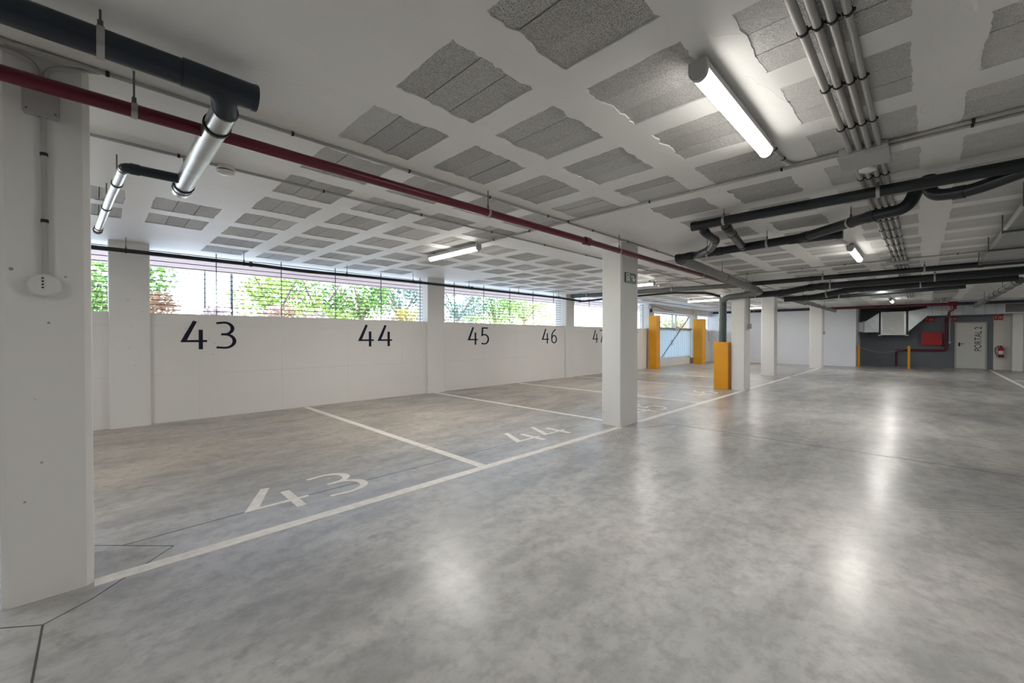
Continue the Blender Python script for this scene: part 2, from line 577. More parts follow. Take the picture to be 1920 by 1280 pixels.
def px(p):
    """pixel of a point in the 1920 x 1280 frame, and its depth (only to pick which pieces show largest)"""
    F = Vector((math.cos(YAW) * math.cos(PITCH), math.sin(YAW) * math.cos(PITCH), math.sin(PITCH)))
    R = Vector((math.sin(YAW), -math.cos(YAW), 0))
    U = R.cross(F)
    v = Vector(p) - Vector((0, 0, CAM_Z))
    d = v.dot(F)
    if d < 0.05:
        return -1e6, -1e6, d
    return 960 + FPX * v.dot(R) / d, 640 - FPX * v.dot(U) / d, d

# ================================================================ STRUCTURE
X0, X1 = -8.0, 24.5            # room extent along the aisle (the grey recess goes on to XG)
XG = 26.4
Y0, YW = -8.0, 8.5
SILL = 1.73

floor = struct(MB().box(X0 - 0.2, XG + 0.2, Y0 - 0.2, 8.85, -0.25, 0.0).build('floor', M['floor']))

# painted bay lines, numbers and sawn joints lie on the floor
def floor_strip(name, x0, x1, y0, y1, mat, z=0.002):
    return MB().box(x0, x1, y0, y1, 0.0, z).build(name, mat, floor)
LW = 0.10
for a, b in ((-7.9, -0.36), (-0.02, 5.52), (6.08, 11.5), (12.0, 16.7), (17.1, 22.0)):
    floor_strip('painted_line', a, b, 3.17, 3.17 + LW, M['line'])
for x in (-6.1, -3.1, 2.84, 5.80, 8.76, 11.70, 14.66):
    floor_strip('painted_line', x - LW / 2, x + LW / 2, 3.27 if abs(x - 5.8) > 0.1 and abs(x - 11.7) > 0.1 else 3.58, 8.42, M['line'])
floor_strip('painted_line', 2.0, 26.0, -1.98, -1.88, M['line'])
for x in (5.0, 8.0, 11.0, 14.0, 17.0, 20.0):
    floor_strip('painted_line', x - LW / 2, x + LW / 2, -7.0, -1.98, M['line'])
def floor_number(text, x, y, hgt=0.64, w=0.072):
    ln, tw = number(text, hgt, w, 0.11)
    place = lambda u, v, t: (x + u, y + v, t)
    stroke(ln, w, place, 0.002, w * 0.62).build('painted_number', M['line'], floor)
floor_number('43', 0.83, 3.52)
floor_number('44', 3.83, 3.52)
floor_number('45', 6.83, 3.42)
floor_number('46', 9.80, 3.50)
def joint(pts, w=0.005):
    stroke([pts], w, lambda u, v, t: (u, v, t), 0.0012).build('sawn_joint', M['joint'], floor)
joint([(-3.0, 3.62), (-0.37, 3.06), (-0.19, 2.92)])
joint([(-0.19, 2.92), (-0.03, 3.19 - 0.16), (0.34, 3.43)])
joint([(-0.19, 2.92), (-0.19, -7.9)], 0.008)
joint([(0.34, 3.43), (-0.02, 3.80)])
joint([(0.11, 3.67), (1.2, 3.72), (5.2, 3.72)])
joint([(5.56, 3.0), (6.3, 2.75), (6.32, -7.9)], 0.006)

# ---- ceiling: a plaster sheet with ragged openings, porous blocks showing in each
GX, GY, PITCH_C, HOLE = 1.215, 1.605, 0.785, 0.57
CY1 = 9.25
solid = [(-2.4, 1.15, 0.9, 5.35), (4.25, 7.35, 2.4, 4.62), (10.2, 13.3, 2.4, 4.62), (15.5, 18.2, 2.4, 4.7), (20.9, 24.6, 2.4, 4.62),
         (-1.2, 1.15, 7.0, 9.3), (4.9, 6.7, 7.0, 9.3), (10.3, 12.2, 7.0, 9.3), (16.2, 26.6, 7.0, 9.3)]
cells = []
ix0, ix1 = math.floor((X0 - GX) / PITCH_C), math.ceil((XG - GX) / PITCH_C)
iy0, iy1 = math.floor((Y0 - GY) / PITCH_C), math.floor((CY1 - GY) / PITCH_C)
half = (PITCH_C - HOLE) / 2
sheet = MB()
blocks_near, blocks_far = [], []
for i in range(ix0, ix1 + 1):
    for j in range(iy0, iy1 + 1):
        hx0, hy0 = GX + i * PITCH_C, GY + j * PITCH_C
        hx1, hy1 = hx0 + HOLE, hy0 + HOLE
        ox0, ox1, oy0, oy1 = hx0 - half, hx1 + half, hy0 - half, hy1 + half
        cx_, cy_ = (hx0 + hx1) / 2, (hy0 + hy1) / 2
        is_solid = any(a < cx_ < b and c < cy_ < d for a, b, c, d in solid) or hy1 > 8.55 or hy0 < Y0 or hx0 < X0 or hx1 > XG
        if is_solid:
            sheet.add([(ox0, oy0, H), (ox0, oy1, H), (ox1, oy1, H), (ox1, oy0, H)], [(0, 1, 2, 3)])
            continue
        qx, qy, dep = px((cx_, cy_, H))
        seen = -150 < qx < 2070 and -150 < qy < 1400 and dep > 0
        pale_cell = cy_ < 0.7 and cx_ > 1.9
        n = 18 if seen and dep < 5 else (8 if seen and dep < 9 else 3)
        jit = 0.013 if n > 3 else 0.006
        # some bays are plastered in at one corner or along one edge
        cutx = random.choice((0, 0, 0, 0.19, -0.19)) if random.random() < 0.10 else 0
        ax0, ax1 = (hx0 + max(0, cutx)), (hx1 + min(0, cutx))
        ay0, ay1 = hy0 + random.uniform(-0.012, 0.03), hy1 + random.uniform(-0.03, 0.012)
        outer, inner = [], []
        def samples(s):
            return [(ox0 + (ox1 - ox0) * s, oy0), (ox1, oy0 + (oy1 - oy0) * s), (ox1 - (ox1 - ox0) * s, oy1), (ox0, oy1 - (oy1 - oy0) * s)]
        def isamples(s):
            return [(ax0 + (ax1 - ax0) * s, ay0), (ax1, ay0 + (ay1 - ay0) * s), (ax1 - (ax1 - ax0) * s, ay1), (ax0, ay1 - (ay1 - ay0) * s)]
        for side in range(4):
            w = 0.0
            rag = (1.0 if side in (0, 2) else 0.3) * (0.5 if pale_cell else 1.0)      # the short block ends are the ragged sides
            for k in range(n):
                outer.append(samples(k / n)[side])
                p = isamples(k / n)[side]
                w = w * 0.5 + random.uniform(-1, 1) * jit * rag if k else 0.0
                nx, ny = [(0, 1), (1, 0), (0, 1), (1, 0)][side]
                inner.append((p[0] + nx * w, p[1] + ny * w))
        m = len(outer)
        vs_ = [(a, b, H) for a, b in outer] + [(a, b, H) for a, b in inner] + [(a, b, H + 0.03) for a, b in inner]
        fs_ = [(k, (k + 1) % m, m + (k + 1) % m, m + k) for k in range(m)] + [(m + k, m + (k + 1) % m, 2 * m + (k + 1) % m, 2 * m + k) for k in range(m)]
        sheet.add(vs_, fs_)
        for k in range(3):
            bx = hx0 + HOLE * (k + 0.5) / 3
            if cutx > 0 and k == 0 or cutx < 0 and k == 2:
                continue
            pale = pale_cell or random.random() < 0.08
            blocks_near.append((dep if seen else 1e3 + abs(dep), bx, cy_, random.uniform(0.001, 0.004) if pale_cell else random.uniform(0.004, 0.010), pale))
ceiling = struct(sheet.build('ceiling', M['plaster']))
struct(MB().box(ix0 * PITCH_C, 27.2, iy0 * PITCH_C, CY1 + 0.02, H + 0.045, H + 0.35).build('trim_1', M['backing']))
def block_mesh(name, mat):
    w, l = HOLE / 3 - 0.007, HOLE + 0.08
    o = MB().box(-w / 2, w / 2, -l / 2, l / 2, 0, 0.035)
    return o
blocks_near.sort()
proto = {}
for key in ('block', 'paleblock'):
    w, l = HOLE / 3 - 0.006, HOLE + 0.08
    mb = MB().box(-w / 2, w / 2, -l / 2, l / 2, 0, 0.037)
    me = bpy.data.meshes.new('ceiling_block')
    me.from_pydata(mb.v, [], mb.f)
    me.materials.append(M[key])
    proto[key] = me
for dep, bx, by, dz, pale in blocks_near[:300]:
    o = bpy.data.objects.new('ceiling_block', proto['paleblock' if pale else 'block'])
    col.objects.link(o)
    o.parent = ceiling
    o.location = (bx, by, H + dz)
for key in ('block', 'paleblock'):
    mb = MB()
    w, l = HOLE / 3 - 0.006, HOLE + 0.08
    for dep, bx, by, dz, pale in blocks_near[300:]:
        if pale == (key == 'paleblock'):
            mb.box(bx - w / 2, bx + w / 2, by - l / 2, by + l / 2, H + dz, H + 0.045)
    o = mb.build('distant_blocks', M[key], ceiling)
    o['kind'] = 'stuff'

# ---- parapet wall along the bays (openings above it), with numbers
parapet = MB().box(X0, 16.95, YW, YW + 0.22, 0, SILL).box(22.0, X1 + 0.1, YW, YW + 0.22, 0, SILL)
wall_left = struct(parapet.build('wall_left', M['wall']))
def wall_number(text, x, z=1.15, hgt=0.47, w=0.056):
    ln, tw = number(text, hgt, w, 0.12)
    stroke(ln, w, lambda u, v, t: (x + u, YW - t, z + v), 0.002, w * 0.62).build('painted_number', M['navy'], wall_left)
wall_number('43', 0.98)
wall_number('44', 3.94)
wall_number('45', 6.91)
wall_number('46', 9.89)
wall_number('47', 12.70)
wall_number('48', 15.24)
wall_number('1', 24.02)
# wall behind the camera and on the far right, the blue-white wall, the recess
struct(MB().box(X0 - 0.2, X0, Y0, 9.25, 0, H + 0.04).build('wall_back', M['daylitwall']))
struct(MB().box(X0, XG, Y0 - 0.2, Y0, 0, H + 0.04).build('wall_right', M['daylitwall']))
wall_end = struct(MB().box(X1, X1 + 0.2, 2.2, YW + 0.22, 0, H + 0.04).box(X1 + 0.2, XG + 0.1, 2.2, 2.4, 0, H + 0.04).build('wall_end', M['daylitwall']))
wall_grey = struct(MB().box(XG, XG + 0.2, -2.06, 2.2, 0, H + 0.04).build('wall_grey', M['greywall']))
struct(MB().box(XG, XG + 0.2, Y0, -2.06, 0, H + 0.04).build('wall_beige', M['beigewall']))
struct(MB().box(XG - 0.03, XG, -2.06, 2.2, 0, 0.06).build('baseboard_grey', M['greywall']))
# lintel and kerb of the gate opening
struct(MB().box(16.95, X1 + 0.1, YW + 0.02, YW + 0.3, 2.50, H + 0.03).build('trim_2', M['wall']))
struct(MB().box(17.3, 22.0, YW + 0.05, YW + 0.5, 0, 0.30).build('trim_3', M['wall']))
# overhanging balcony soffit outside, with its edge
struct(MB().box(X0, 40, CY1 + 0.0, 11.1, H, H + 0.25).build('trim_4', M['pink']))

# ---- columns
def column(x0, x1, y0, y1, label, group=None, ch=0.022):
    c = thing('concrete_column', ((x0 + x1) / 2, (y0 + y1) / 2, 0), label, 'column', group)
    col_box(x0, x1, y0, y1, 0.0, H + 0.002, ch).build('shaft', M['column'], c)
    return c
column(-0.345, -0.022, 3.21, 3.71, 'white concrete column nearest the camera at the left edge', ch=0.026)
column(5.555, 6.065, 3.215, 3.56, 'white concrete column standing between bays 44 and 45, with exit sign', ch=0.02)
column(11.56, 12.02, 3.2, 3.53, 'white concrete column beside the dark downpipe in its yellow guard')
column(16.75, 17.12, 3.70, 4.12, 'white concrete column second behind the one with the yellow guard')
column(22.15, 22.7, 3.13, 3.57, 'white concrete column farthest away, in front of the blue-white wall')
for x0, x1, lb in ((0.12, 0.58, 'white wall column left of the painted 43'), (5.60, 6.10, 'white wall column between painted numbers 44 and 45'),
                   (11.02, 11.48, 'white wall column between painted numbers 46 and 47'), (16.90, 17.35, 'white wall column behind the yellow guard left of the gate'),
                   (-5.5, -5.0, 'white wall column out of sight past the left edge')):
    if x0 < -1:
        continue
    column(x0, x1, YW - 0.07, YW + 0.40, lb, ch=0.012)
column(21.95, 22.35, YW - 0.05, YW + 0.38, 'white gate pier behind the right-hand yellow guard', ch=0.012)
column(25.95, 26.42, -2.80, -2.52, 'narrow pale column at the right edge past the fire extinguisher', ch=0.01)

# ---- window grilles (thin horizontal and upright bars over the parapet)
bars_z = [SILL + 0.06 + 0.0775 * k for k in range(13)]
def window(idx, x0, x1, first):
    y = YW + 0.16
    w = struct(bpy.data.objects.new('window_%d' % idx, None))
    w.location = (x0, y, SILL)
    w['_w'] = (x0, y, SILL)
    col.objects.link(w)
    for z in bars_z:
        MB().tube([(x0 - 0.03, y, z), (x1 + 0.03, y, z)], 0.0068, 6).build('horizontal_bar', M['grille'], w, True)
    x = first
    while x < x1:
        MB().box(x - 0.006, x + 0.006, y - 0.012, y + 0.004, SILL - 0.01, H).build('upright_bar', M['grille'], w)
        x += 1.018
window(1, -3.0, 0.12, -1.6)
window(2, 0.58, 5.60, 1.46)
window(3, 6.10, 11.02, 6.56)
window(4, 11.48, 16.90, 11.65 + 0.02)
window(5, 22.35, X1, 23.4)

# ================================================================ CEILING LIGHTS
def ceiling_light(cx_, cy_, axis, label, group='tube ceiling lights', L=1.30):
    t = thing('ceiling_light', (cx_, cy_, H - 0.13), label, 'ceiling light', group)
    def P(u, v, z):
        return (cx_ + u, cy_ + v, z) if axis == 'x' else (cx_ + v, cy_ + u, z)
    zc = H - 0.075
    half_ = L / 2
    # housing above, glowing half-round diffuser below
    poly_h = [(-0.045, zc), (0.045, zc), (0.040, zc + 0.045), (-0.040, zc + 0.045)]
    hb = MB()
    vs_ = [P(0.03 - half_, a, b) for a, b in poly_h] + [P(half_ - 0.03, a, b) for a, b in poly_h]
    hb.add(vs_, [(0, 1, 2, 3), (7, 6, 5, 4)] + [(k, (k + 1) % 4, 4 + (k + 1) % 4, 4 + k) for k in range(4)])
    hb.build('housing', M['boxgrey'], t)
    prof = [(0.043 * math.cos(math.radians(a)), zc - 0.002 + 0.052 * math.sin(math.radians(a))) for a in range(180, 361, 15)]
    db = MB()
    n = len(prof)
    e = half_ - 0.03
    db.add([P(-e, a, b) for a, b in prof] + [P(e, a, b) for a, b in prof],
           [tuple(range(n)), tuple(range(2 * n - 1, n - 1, -1))] + [(k, (k + 1) % n, n + (k + 1) % n, n + k) for k in range(n)])
    db.build('diffuser', M['lamp'], t, True)
    # the tube's own light: a rectangle of the diffuser's size just under it, shining down
    ld = bpy.data.lights.new('tube_light', 'AREA')
    ld.shape = 'RECTANGLE'
    ld.size, ld.size_y = (2 * e, 0.075) if axis == 'x' else (0.075, 2 * e)
    ld.energy = LAMP_WATT
    ld.color = (1.0, 0.965, 0.91)
    lo = bpy.data.objects.new('tube_light', ld)
    lo.location = (0, 0, zc - 0.058 - (H - 0.13))
    col.objects.link(lo)
    lo.parent = t
    for s in (-1, 1):
        eb = MB()
        prof2 = [(a * 1.08, zc + (b - zc) * 1.05) for a, b in prof] + [(0.046, zc + 0.045), (-0.046, zc + 0.045)]
        n2 = len(prof2)
        u0, u1 = s * e, s * half_
        eb.add([P(u0, a, b) for a, b in prof2] + [P(u1, a, b) for a, b in prof2],
               [tuple(range(n2)), tuple(range(2 * n2 - 1, n2 - 1, -1))] + [(k, (k + 1) % n2, n2 + (k + 1) % n2, n2 + k) for k in range(n2)])
        eb.build('end_cap', M['boxgrey'], t, True)
    for s in (-0.4, 0.4):
        MB().box(*(lambda a, b: (min(a[0], b[0]), max(a[0], b[0]), min(a[1], b[1]), max(a[1], b[1])))(P(s * L - 0.02, -0.02, 0), P(s * L + 0.02, 0.02, 0)), zc + 0.04, H + 0.002).build('bracket', M['steel'], t)
    return t
ceiling_light(2.80, 0.82, 'x', 'large glowing tube light nearest the camera, left of the grey conduits')
ceiling_light(4.05, 5.38, 'y', 'glowing tube light over bay 44 facing the window wall')
ceiling_light(9.85, 5.43, 'y', 'glowing tube light half hidden behind the exit sign column')
ceiling_light(8.72, 0.80, 'x', 'second glowing tube light along the conduit bundle, beyond the dark pipes')
ceiling_light(15.65, 5.65, 'y', 'glowing tube light over the bays near the gate')
ceiling_light(14.1, 0.80, 'x', 'glowing tube light seen between the black pipes near the middle')
ceiling_light(20.9, 0.86, 'x', 'farthest small glowing tube light above the red fire pipe')
ceiling_light(21.2, 5.60, 'y', 'glowing tube light over the floor before the blue-white wall')
ceiling_light(-3.1, 0.82, 'x', 'tube ceiling light over the aisle behind the camera')
ceiling_light(-2.0, 5.38, 'y', 'tube ceiling light over the bay left of the picture')
ceiling_light(21.0, -4.9, 'y', 'added unseen tube light right of the picture, brightening the far wall')  # unseen lamp, added to brighten the far wall and door
ceiling_light(15.2, -4.9, 'y', 'tube ceiling light over the bays right of the picture')

# ================================================================ PIPES
# big blue-grey drain, upper left
root = pipe_run('drain_pipe', 'thick blue-black drain pipe under the ceiling at the upper left', 'pipe',
         [(0.60, 2.56, 2.635), (-4.0, 2.56, 2.655)], 0.060, M['pvcblue'], hangers=(0.58,))
MB().tube([(0.61, 2.56, 2.635), (0.30, 2.56, 2.637)], 0.0655, 18).build('socket', M['pvcblue'], root, True)
MB().tube([(0.597, 2.56, 2.635), (0.617, 2.56, 2.635)], 0.0675, 18).build('end_cap', M['pvcblue'], root, True)
root = pipe_run('drain_pipe', 'short thick galvanised pipe hanging from the blue-black drain', 'pipe',
         [(0.495, 2.66, 2.565), (0.495, 4.30, 2.555)], 0.062, M['galv'], bend=0.05, hangers=(0.22, 1.50), band='clip')
MB().tube([(0.495, 4.25, 2.555), (0.495, 4.32, 2.555)], 0.067, 16).build('end_cap', M['galv'], root, True)
MB().tube(fillet([(0.42, 2.56, 2.63), (0.47, 2.575, 2.60), (0.495, 2.68, 2.565)], 0.05), 0.058, 16).build('elbow', M['pvcblue'], root, True)
pipe_run('branch_pipe', 'short dark link pipe between the two galvanised pipes', 'pipe',
         [(0.46, 4.02, 2.555), (0.155, 4.03, 2.555), (0.143, 4.09, 2.555)], 0.035, M['pvcblue'], bend=0.03, couplings=(0.26,))
root = pipe_run('branch_pipe', 'thin galvanised pipe running to the wall above the left wall column', 'pipe',
         [(0.145, 4.04, 2.555), (0.092, 4.95, 2.555), (0.014, 6.60, 2.555)], 0.031, M['galv'], bend=0.1, hangers=(0.45, 1.35, 2.40), band='clip')
MB().tube([(0.0155, 6.56, 2.555), (0.0135, 6.63, 2.555)], 0.042, 10).build('rusty_joint', M['bark'], root, True)
# red sprinkler main
root = pipe_run('sprinkler_pipe', 'long dark red sprinkler main running the length of the bays', 'pipe',
         [(-4.0, 3.02, 2.575), (4.37, 3.02, 2.56), (11.0, 3.02, 2.53), (18.0, 3.02, 2.53)], 0.036, M['red'], hangers=(4.15, 6.7, 9.15, 12.2, 15.5))
for x in (4.37, 10.8, 15.0):
    MB().tube([(x - 0.05, 3.02, 2.56 if x < 5 else 2.53), (x + 0.05, 3.02, 2.56 if x < 5 else 2.53)], 0.05, 16).tube([(x, 3.02, 2.55), (x, 2.97, 2.5)], 0.012, 8).build('coupling', M['red'], root, True)
# black water hose along the window wall, then across towards the downpipe
pipe_run('water_pipe', 'thin black pipe strung in front of the window openings', 'pipe',
         [(-1.2, 8.1, 2.59), (1.9, 8.1, 2.585), (2.7, 8.1, 2.565), (3.5, 8.1, 2.58), (5.0, 8.1, 2.59), (10.3, 8.1, 2.585), (11.4, 8.08, 2.54), (11.45, 7.4, 2.57), (11.45, 5.0, 2.60), (11.50, 4.1, 2.53), (11.58, 3.80, 2.42)],
         0.030, M['rubber'], bend=0.12, couplings=(3.05, 7.9, 12.5), hangers=(1.5, 2.95, 4.7, 6.2, 7.8, 9.6, 11.4), band='clip', seg=12, collar=1.35)
# pair of dark drains on the right, with their branches
pipe_run('drain_pipe', 'dark grey drain pipe crossing over the aisle, upper one with capped end', 'pipe',
         [(4.95, 1.93, 2.65), (4.95, -0.3, 2.655), (4.92, -3.5, 2.64)], 0.050, M['pvc'], couplings=(2.6,), hangers=(0.34, 1.63, 3.6), caps=True, collar=1.15)
root = pipe_run('drain_pipe', 'dark grey drain pipe below and beyond the capped upper drain', 'pipe',
         [(6.36, 2.72, 2.575), (6.36, 1.10, 2.62), (5.66, 0.40, 2.60), (5.55, 0.12, 2.60), (5.53, 0.05, H)], 0.056, M['pvc'], bend=0.13,
         couplings=(0.2, 0.62, 1.66, 2.6), hangers=(0.45, 1.22, 2.35), caps=True, collar=1.1)
MB().tube([(6.36, 1.25, 2.61), (6.36, 0.72, 2.60)], 0.056, 16).tube([(6.36, 0.76, 2.60), (6.36, 0.70, 2.60)], 0.062, 16).build('stub_end', M['pvc'], root, True)
pipe_run('branch_pipe', 'dark bent branch pipe joining the capped drain to the lower drain end', 'pipe',
         [(4.95, 1.84, 2.64), (5.10, 1.83, 2.57), (5.42, 1.83, 2.55), (5.80, 2.02, 2.53), (6.36, 2.45, 2.575)], 0.047, M['pvc'], bend=0.12, couplings=(0.12, 0.5, 1.0), collar=1.12)
pipe_run('branch_pipe', 'dark stub branch pipe dropping from under the clamp of the capped drain', 'pipe',
         [(4.95, 1.60, 2.64), (5.12, 1.59, 2.575), (6.34, 1.79, 2.60)], 0.047, M['pvc'], bend=0.08, couplings=(0.12, 0.42, 1.3), collar=1.12)
pipe_run('branch_pipe', 'short dark elbow under the upper drain at the right', 'pipe',
         [(5.22, -0.02, H), (5.22, -0.03, 2.60), (5.14, -0.25, 2.565), (4.95, -0.62, 2.63)], 0.050, M['pvc'], bend=0.11, couplings=(0.34,), collar=1.12)
pipe_run('collector_pipe', 'grey collector pipe running from the drains to the downpipe', 'pipe',
         [(6.40, 2.70, 2.565), (11.15, 2.76, 2.43), (11.42, 3.05, 2.41), (11.48, 3.62, 2.375), (11.60, 3.745, 2.28), (11.60, 3.745, 1.1)], 0.073, M['greypvc'], bend=0.12,
         couplings=(0.12, 2.2, 4.4), hangers=(2.0, 3.6))
root = thing('downpipe', (11.6, 3.745, 0), 'greenish grey upright downpipe standing in the orange yellow guard', 'pipe')
MB().tube([(11.6, 3.745, 0.9), (11.6, 3.745, 2.36)], 0.092, 20).build('pipe', M['greenpvc'], root, True)
MB().tube([(11.6, 3.745, 1.78), (11.6, 3.745, 1.83)], 0.099, 20).build('coupling', M['greenpvc'], root, True)
pipe_run('drain_pipe', 'long grey drain pipe from the wall column to the downpipe column', 'pipe',
         [(11.25, 8.35, 2.72), (11.25, 2.9, 2.635)], 0.060, M['greypvc'], hangers=(0.6, 2.2, 3.4), couplings=(0.3,), caps=True)
pipe_run('cross_drain_pipe', 'black drain pipe highest of the group crossing behind the downpipe column', 'pipe',
         [(11.05, 2.9, 2.625), (11.05, -3.0, 2.645)], 0.052, M['pvc'], hangers=(1.35, 2.9), couplings=(1.15, 3.6))
pipe_run('cross_drain_pipe', 'thick black drain pipe with raised middle, second of the crossing group', 'pipe',
         [(11.70, 3.15, 2.41), (11.70, 2.45, 2.42), (11.70, 1.86, 2.51), (11.70, -3.0, 2.565)], 0.075, M['pvc'], hangers=(0.15, 1.65, 3.3), couplings=(0.7, 1.3, 1.5))
pipe_run('cross_drain_pipe', 'black drain pipe third of the crossing group, over the far lane', 'pipe',
         [(13.0, 2.65, 2.36), (13.0, 2.0, 2.38), (13.0, 1.3, 2.51), (13.0, -1.33, 2.54)], 0.070, M['pvc'], hangers=(0.9, 2.6), couplings=(0.45, 1.3, 1.6))
pipe_run('cross_drain_pipe', 'dark thin drain pipe lowest of the crossing group', 'pipe',
         [(14.6, 2.68, 2.45), (14.6, -0.7, 2.56)], 0.050, M['pvc'], couplings=(0.6, 1.2), hangers=(1.0,))
pipe_run('banded_pipe', 'grey pipe with joint rings running on behind the column to the far wall', 'pipe',
         [(12.6, 2.68, 2.47), (22.3, 2.70, 2.47)], 0.062, M['greypvc'], couplings=[0.4 + 1.05 * k for k in range(9)], hangers=(3.0, 7.0))
pipe_run('banded_pipe', 'grey pipe with joint rings slanting down the right side towards the duct', 'pipe',
         [(13.05, -1.36, 2.49), (22.3, -1.32, 2.49)], 0.070, M['greypvc'], couplings=[0.4 + 1.05 * k for k in range(9)], hangers=(2.5, 6.5))
pipe_run('wall_pipe', 'long blue-grey pipe along the top of the far wall', 'pipe',
         [(23.9, 8.2, 2.68), (23.9, -6.0, 2.66)], 0.060, M['pvcblue'], hangers=(2.0, 5.2, 7.0, 9.0))

# ---- thin conduits on the ceiling
zc = H - 0.015
conduit_run('electrical_conduit', 'thin grey conduit on the ceiling beside the red sprinkler main', [(-2.0, 3.12, zc), (18.5, 3.14, zc)], 0.0115, [2.05 + 0.92 * k for k in range(18)])
conduit_run('electrical_conduit', 'thin grey conduit on the ceiling over the bays, past the smoke detector', [(-2.0, 4.13, zc), (20.0, 4.16, zc)], 0.0115, [2.46 + 1.1 * k for k in range(16)])
conduit_run('electrical_conduit', 'thin grey conduit crossing the ceiling from the junction box to the bay light', [(4.09, 0.44, zc), (4.09, 4.75, zc)], 0.0115, [0.42, 1.6, 2.65, 3.3, 4.0])
conduit_run('electrical_conduit', 'short grey conduit feeding the nearest tube light', [(3.46, 0.80, H - 0.03), (3.92, 0.80, zc), (4.05, 0.76, zc), (4.05, 0.46, zc)], 0.0115, [0.12, 0.38])
conduit_run('electrical_conduit', 'thin grey conduit from the junction box towards the right edge', [(4.06, 0.20, zc), (4.06, -7.0, zc)], 0.0125, [0.42, 1.4])
conduit_run('electrical_conduit', 'second thin grey conduit from the junction box towards the right edge', [(4.13, 0.20, zc), (4.13, -7.0, zc)], 0.0125, [0.42, 1.4])
conduit_run('electrical_conduit', 'thin conduit crossing the ceiling at the second junction box', [(10.32, 5.2, zc), (10.32, -6.0, zc)], 0.0115, [0.6, 1.5, 2.4, 3.4, 4.1, 5.6, 6.7])
conduit_run('electrical_conduit', 'thin dark cable line crossing the ceiling over the far bays', [(14.6, 7.6, zc), (20.8, 7.6, zc), (21.2, 6.2, zc)], 0.012, [1.0, 2.4, 3.8, 5.2])
names = ('first of the four thick bundled conduits, nearest the tube light', 'second of the four thick bundled conduits', 'third of the four thick bundled conduits', 'fourth of the four thick bundled conduits, farthest from the tube light')
for k, (y, r_) in enumerate(((0.405, 0.0190), (0.350, 0.0190), (0.297, 0.0185), (0.243, 0.0165))):
    conduit_run('bundled_conduit', 'grey pipe, ' + names[k], [(-3.0, y, H - r_ * 1.3 - 0.002), (20.5, y, H - r_ * 1.3 - 0.002)], r_, [2.2 + 0.62 * j for j in range(28)])
for (x0, x1, y0, y1, z0, lb) in ((4.02, 4.34, 0.19, 0.475, H - 0.075, 'grey junction box on the ceiling where the thick conduits enter'),
                                 (10.27, 10.55, 0.20, 0.50, H - 0.075, 'smaller pale junction box farther along the thick conduits'),
                                 (18.0, 19.9, -0.72, -0.20, H - 0.10, 'wide pale ceiling box far back with rows of conduits')):
    t = thing('junction_box', ((x0 + x1) / 2, (y0 + y1) / 2, z0), lb, 'junction box')
    MB().box(x0, x1, y0, y1, z0 + 0.012, H).build('box_body', M['boxgrey'], t, bevel=0.004)
    MB().box(x0 - 0.006, x1 + 0.006, y0 - 0.006, y1 + 0.006, z0, z0 + 0.014).build('lid', M['boxgrey'], t, bevel=0.003)
for k in range(8):
    y = -0.68 + 0.062 * k
    nth = ('eighth', 'seventh', 'sixth', 'fifth', 'fourth', 'third', 'second', 'first')[k]
    conduit_run('bundled_conduit', 'far grey conduit leaving the wide ceiling box, %s from the left of its row' % nth, [(19.9, y, H - 0.03), (23.6, y, H - 0.03)], 0.016, [1.2], group='conduits leaving the wide ceiling box')

# ---- cable tray at the right
t = thing('cable_tray', (8.0, -0.99, 2.60), 'flat grey metal cable tray hung on rods at the right', 'cable tray')
MB().box(5.15, 10.85, -1.30, -0.68, 2.612, 2.616).build('tray_bottom', M['gategrey'], t)
for y in (-0.68, -1.30):
    MB().box(5.15, 10.85, y - 0.004, y + 0.004, 2.60, 2.675).build('tray_side', M['galv'] if y > -1 else M['gategrey'], t)
for x in (6.05, 7.52, 9.0, 10.45):
    b = MB().box(x - 0.02, x + 0.02, -1.36, -0.64, 2.572, 2.598).build('cross_strut', M['steel'], t)
    for y in (-0.645, -1.335):
        MB().tube([(x, y, 2.56), (x, y, H + 0.003)], 0.006, 6).build('hanger_rod', M['steel'], b)

# ---- smoke detectors
def smoke_detector(x, y, label, z=H, r=0.052):
    t = thing('smoke_detector', (x, y, z - 0.06), label, 'smoke detector')
    MB().lathe((x, y, z), [(r, 0.0), (r, -r * 0.42), (r * 0.96, -r * 0.5)]).build('base', M['white'], t, True)
    MB().lathe((x, y, z), [(r * 0.82, -r * 0.48), (r * 0.82, -r * 0.66)]).build('vent_ring', M['clip'], t, True)
    MB().lathe((x, y, z), [(r * 0.96, -r * 0.64), (r * 0.92, -r * 0.88), (r * 0.55, -r * 1.05), (r * 0.2, -r * 1.07)]).build('cap', M['white'], t, True)
smoke_detector(0.77, 4.15, 'white round smoke detector on the ceiling right of the galvanised pipe', r=0.068)
smoke_detector(4.40, 0.33, 'white round smoke detector beside the near ceiling junction box', z=H - 0.035, r=0.06)
smoke_detector(10.2, 0.82, 'small round smoke detector past the second tube light')
smoke_detector(10.9, 5.15, 'small round detector on the ceiling above the long grey wall drain')

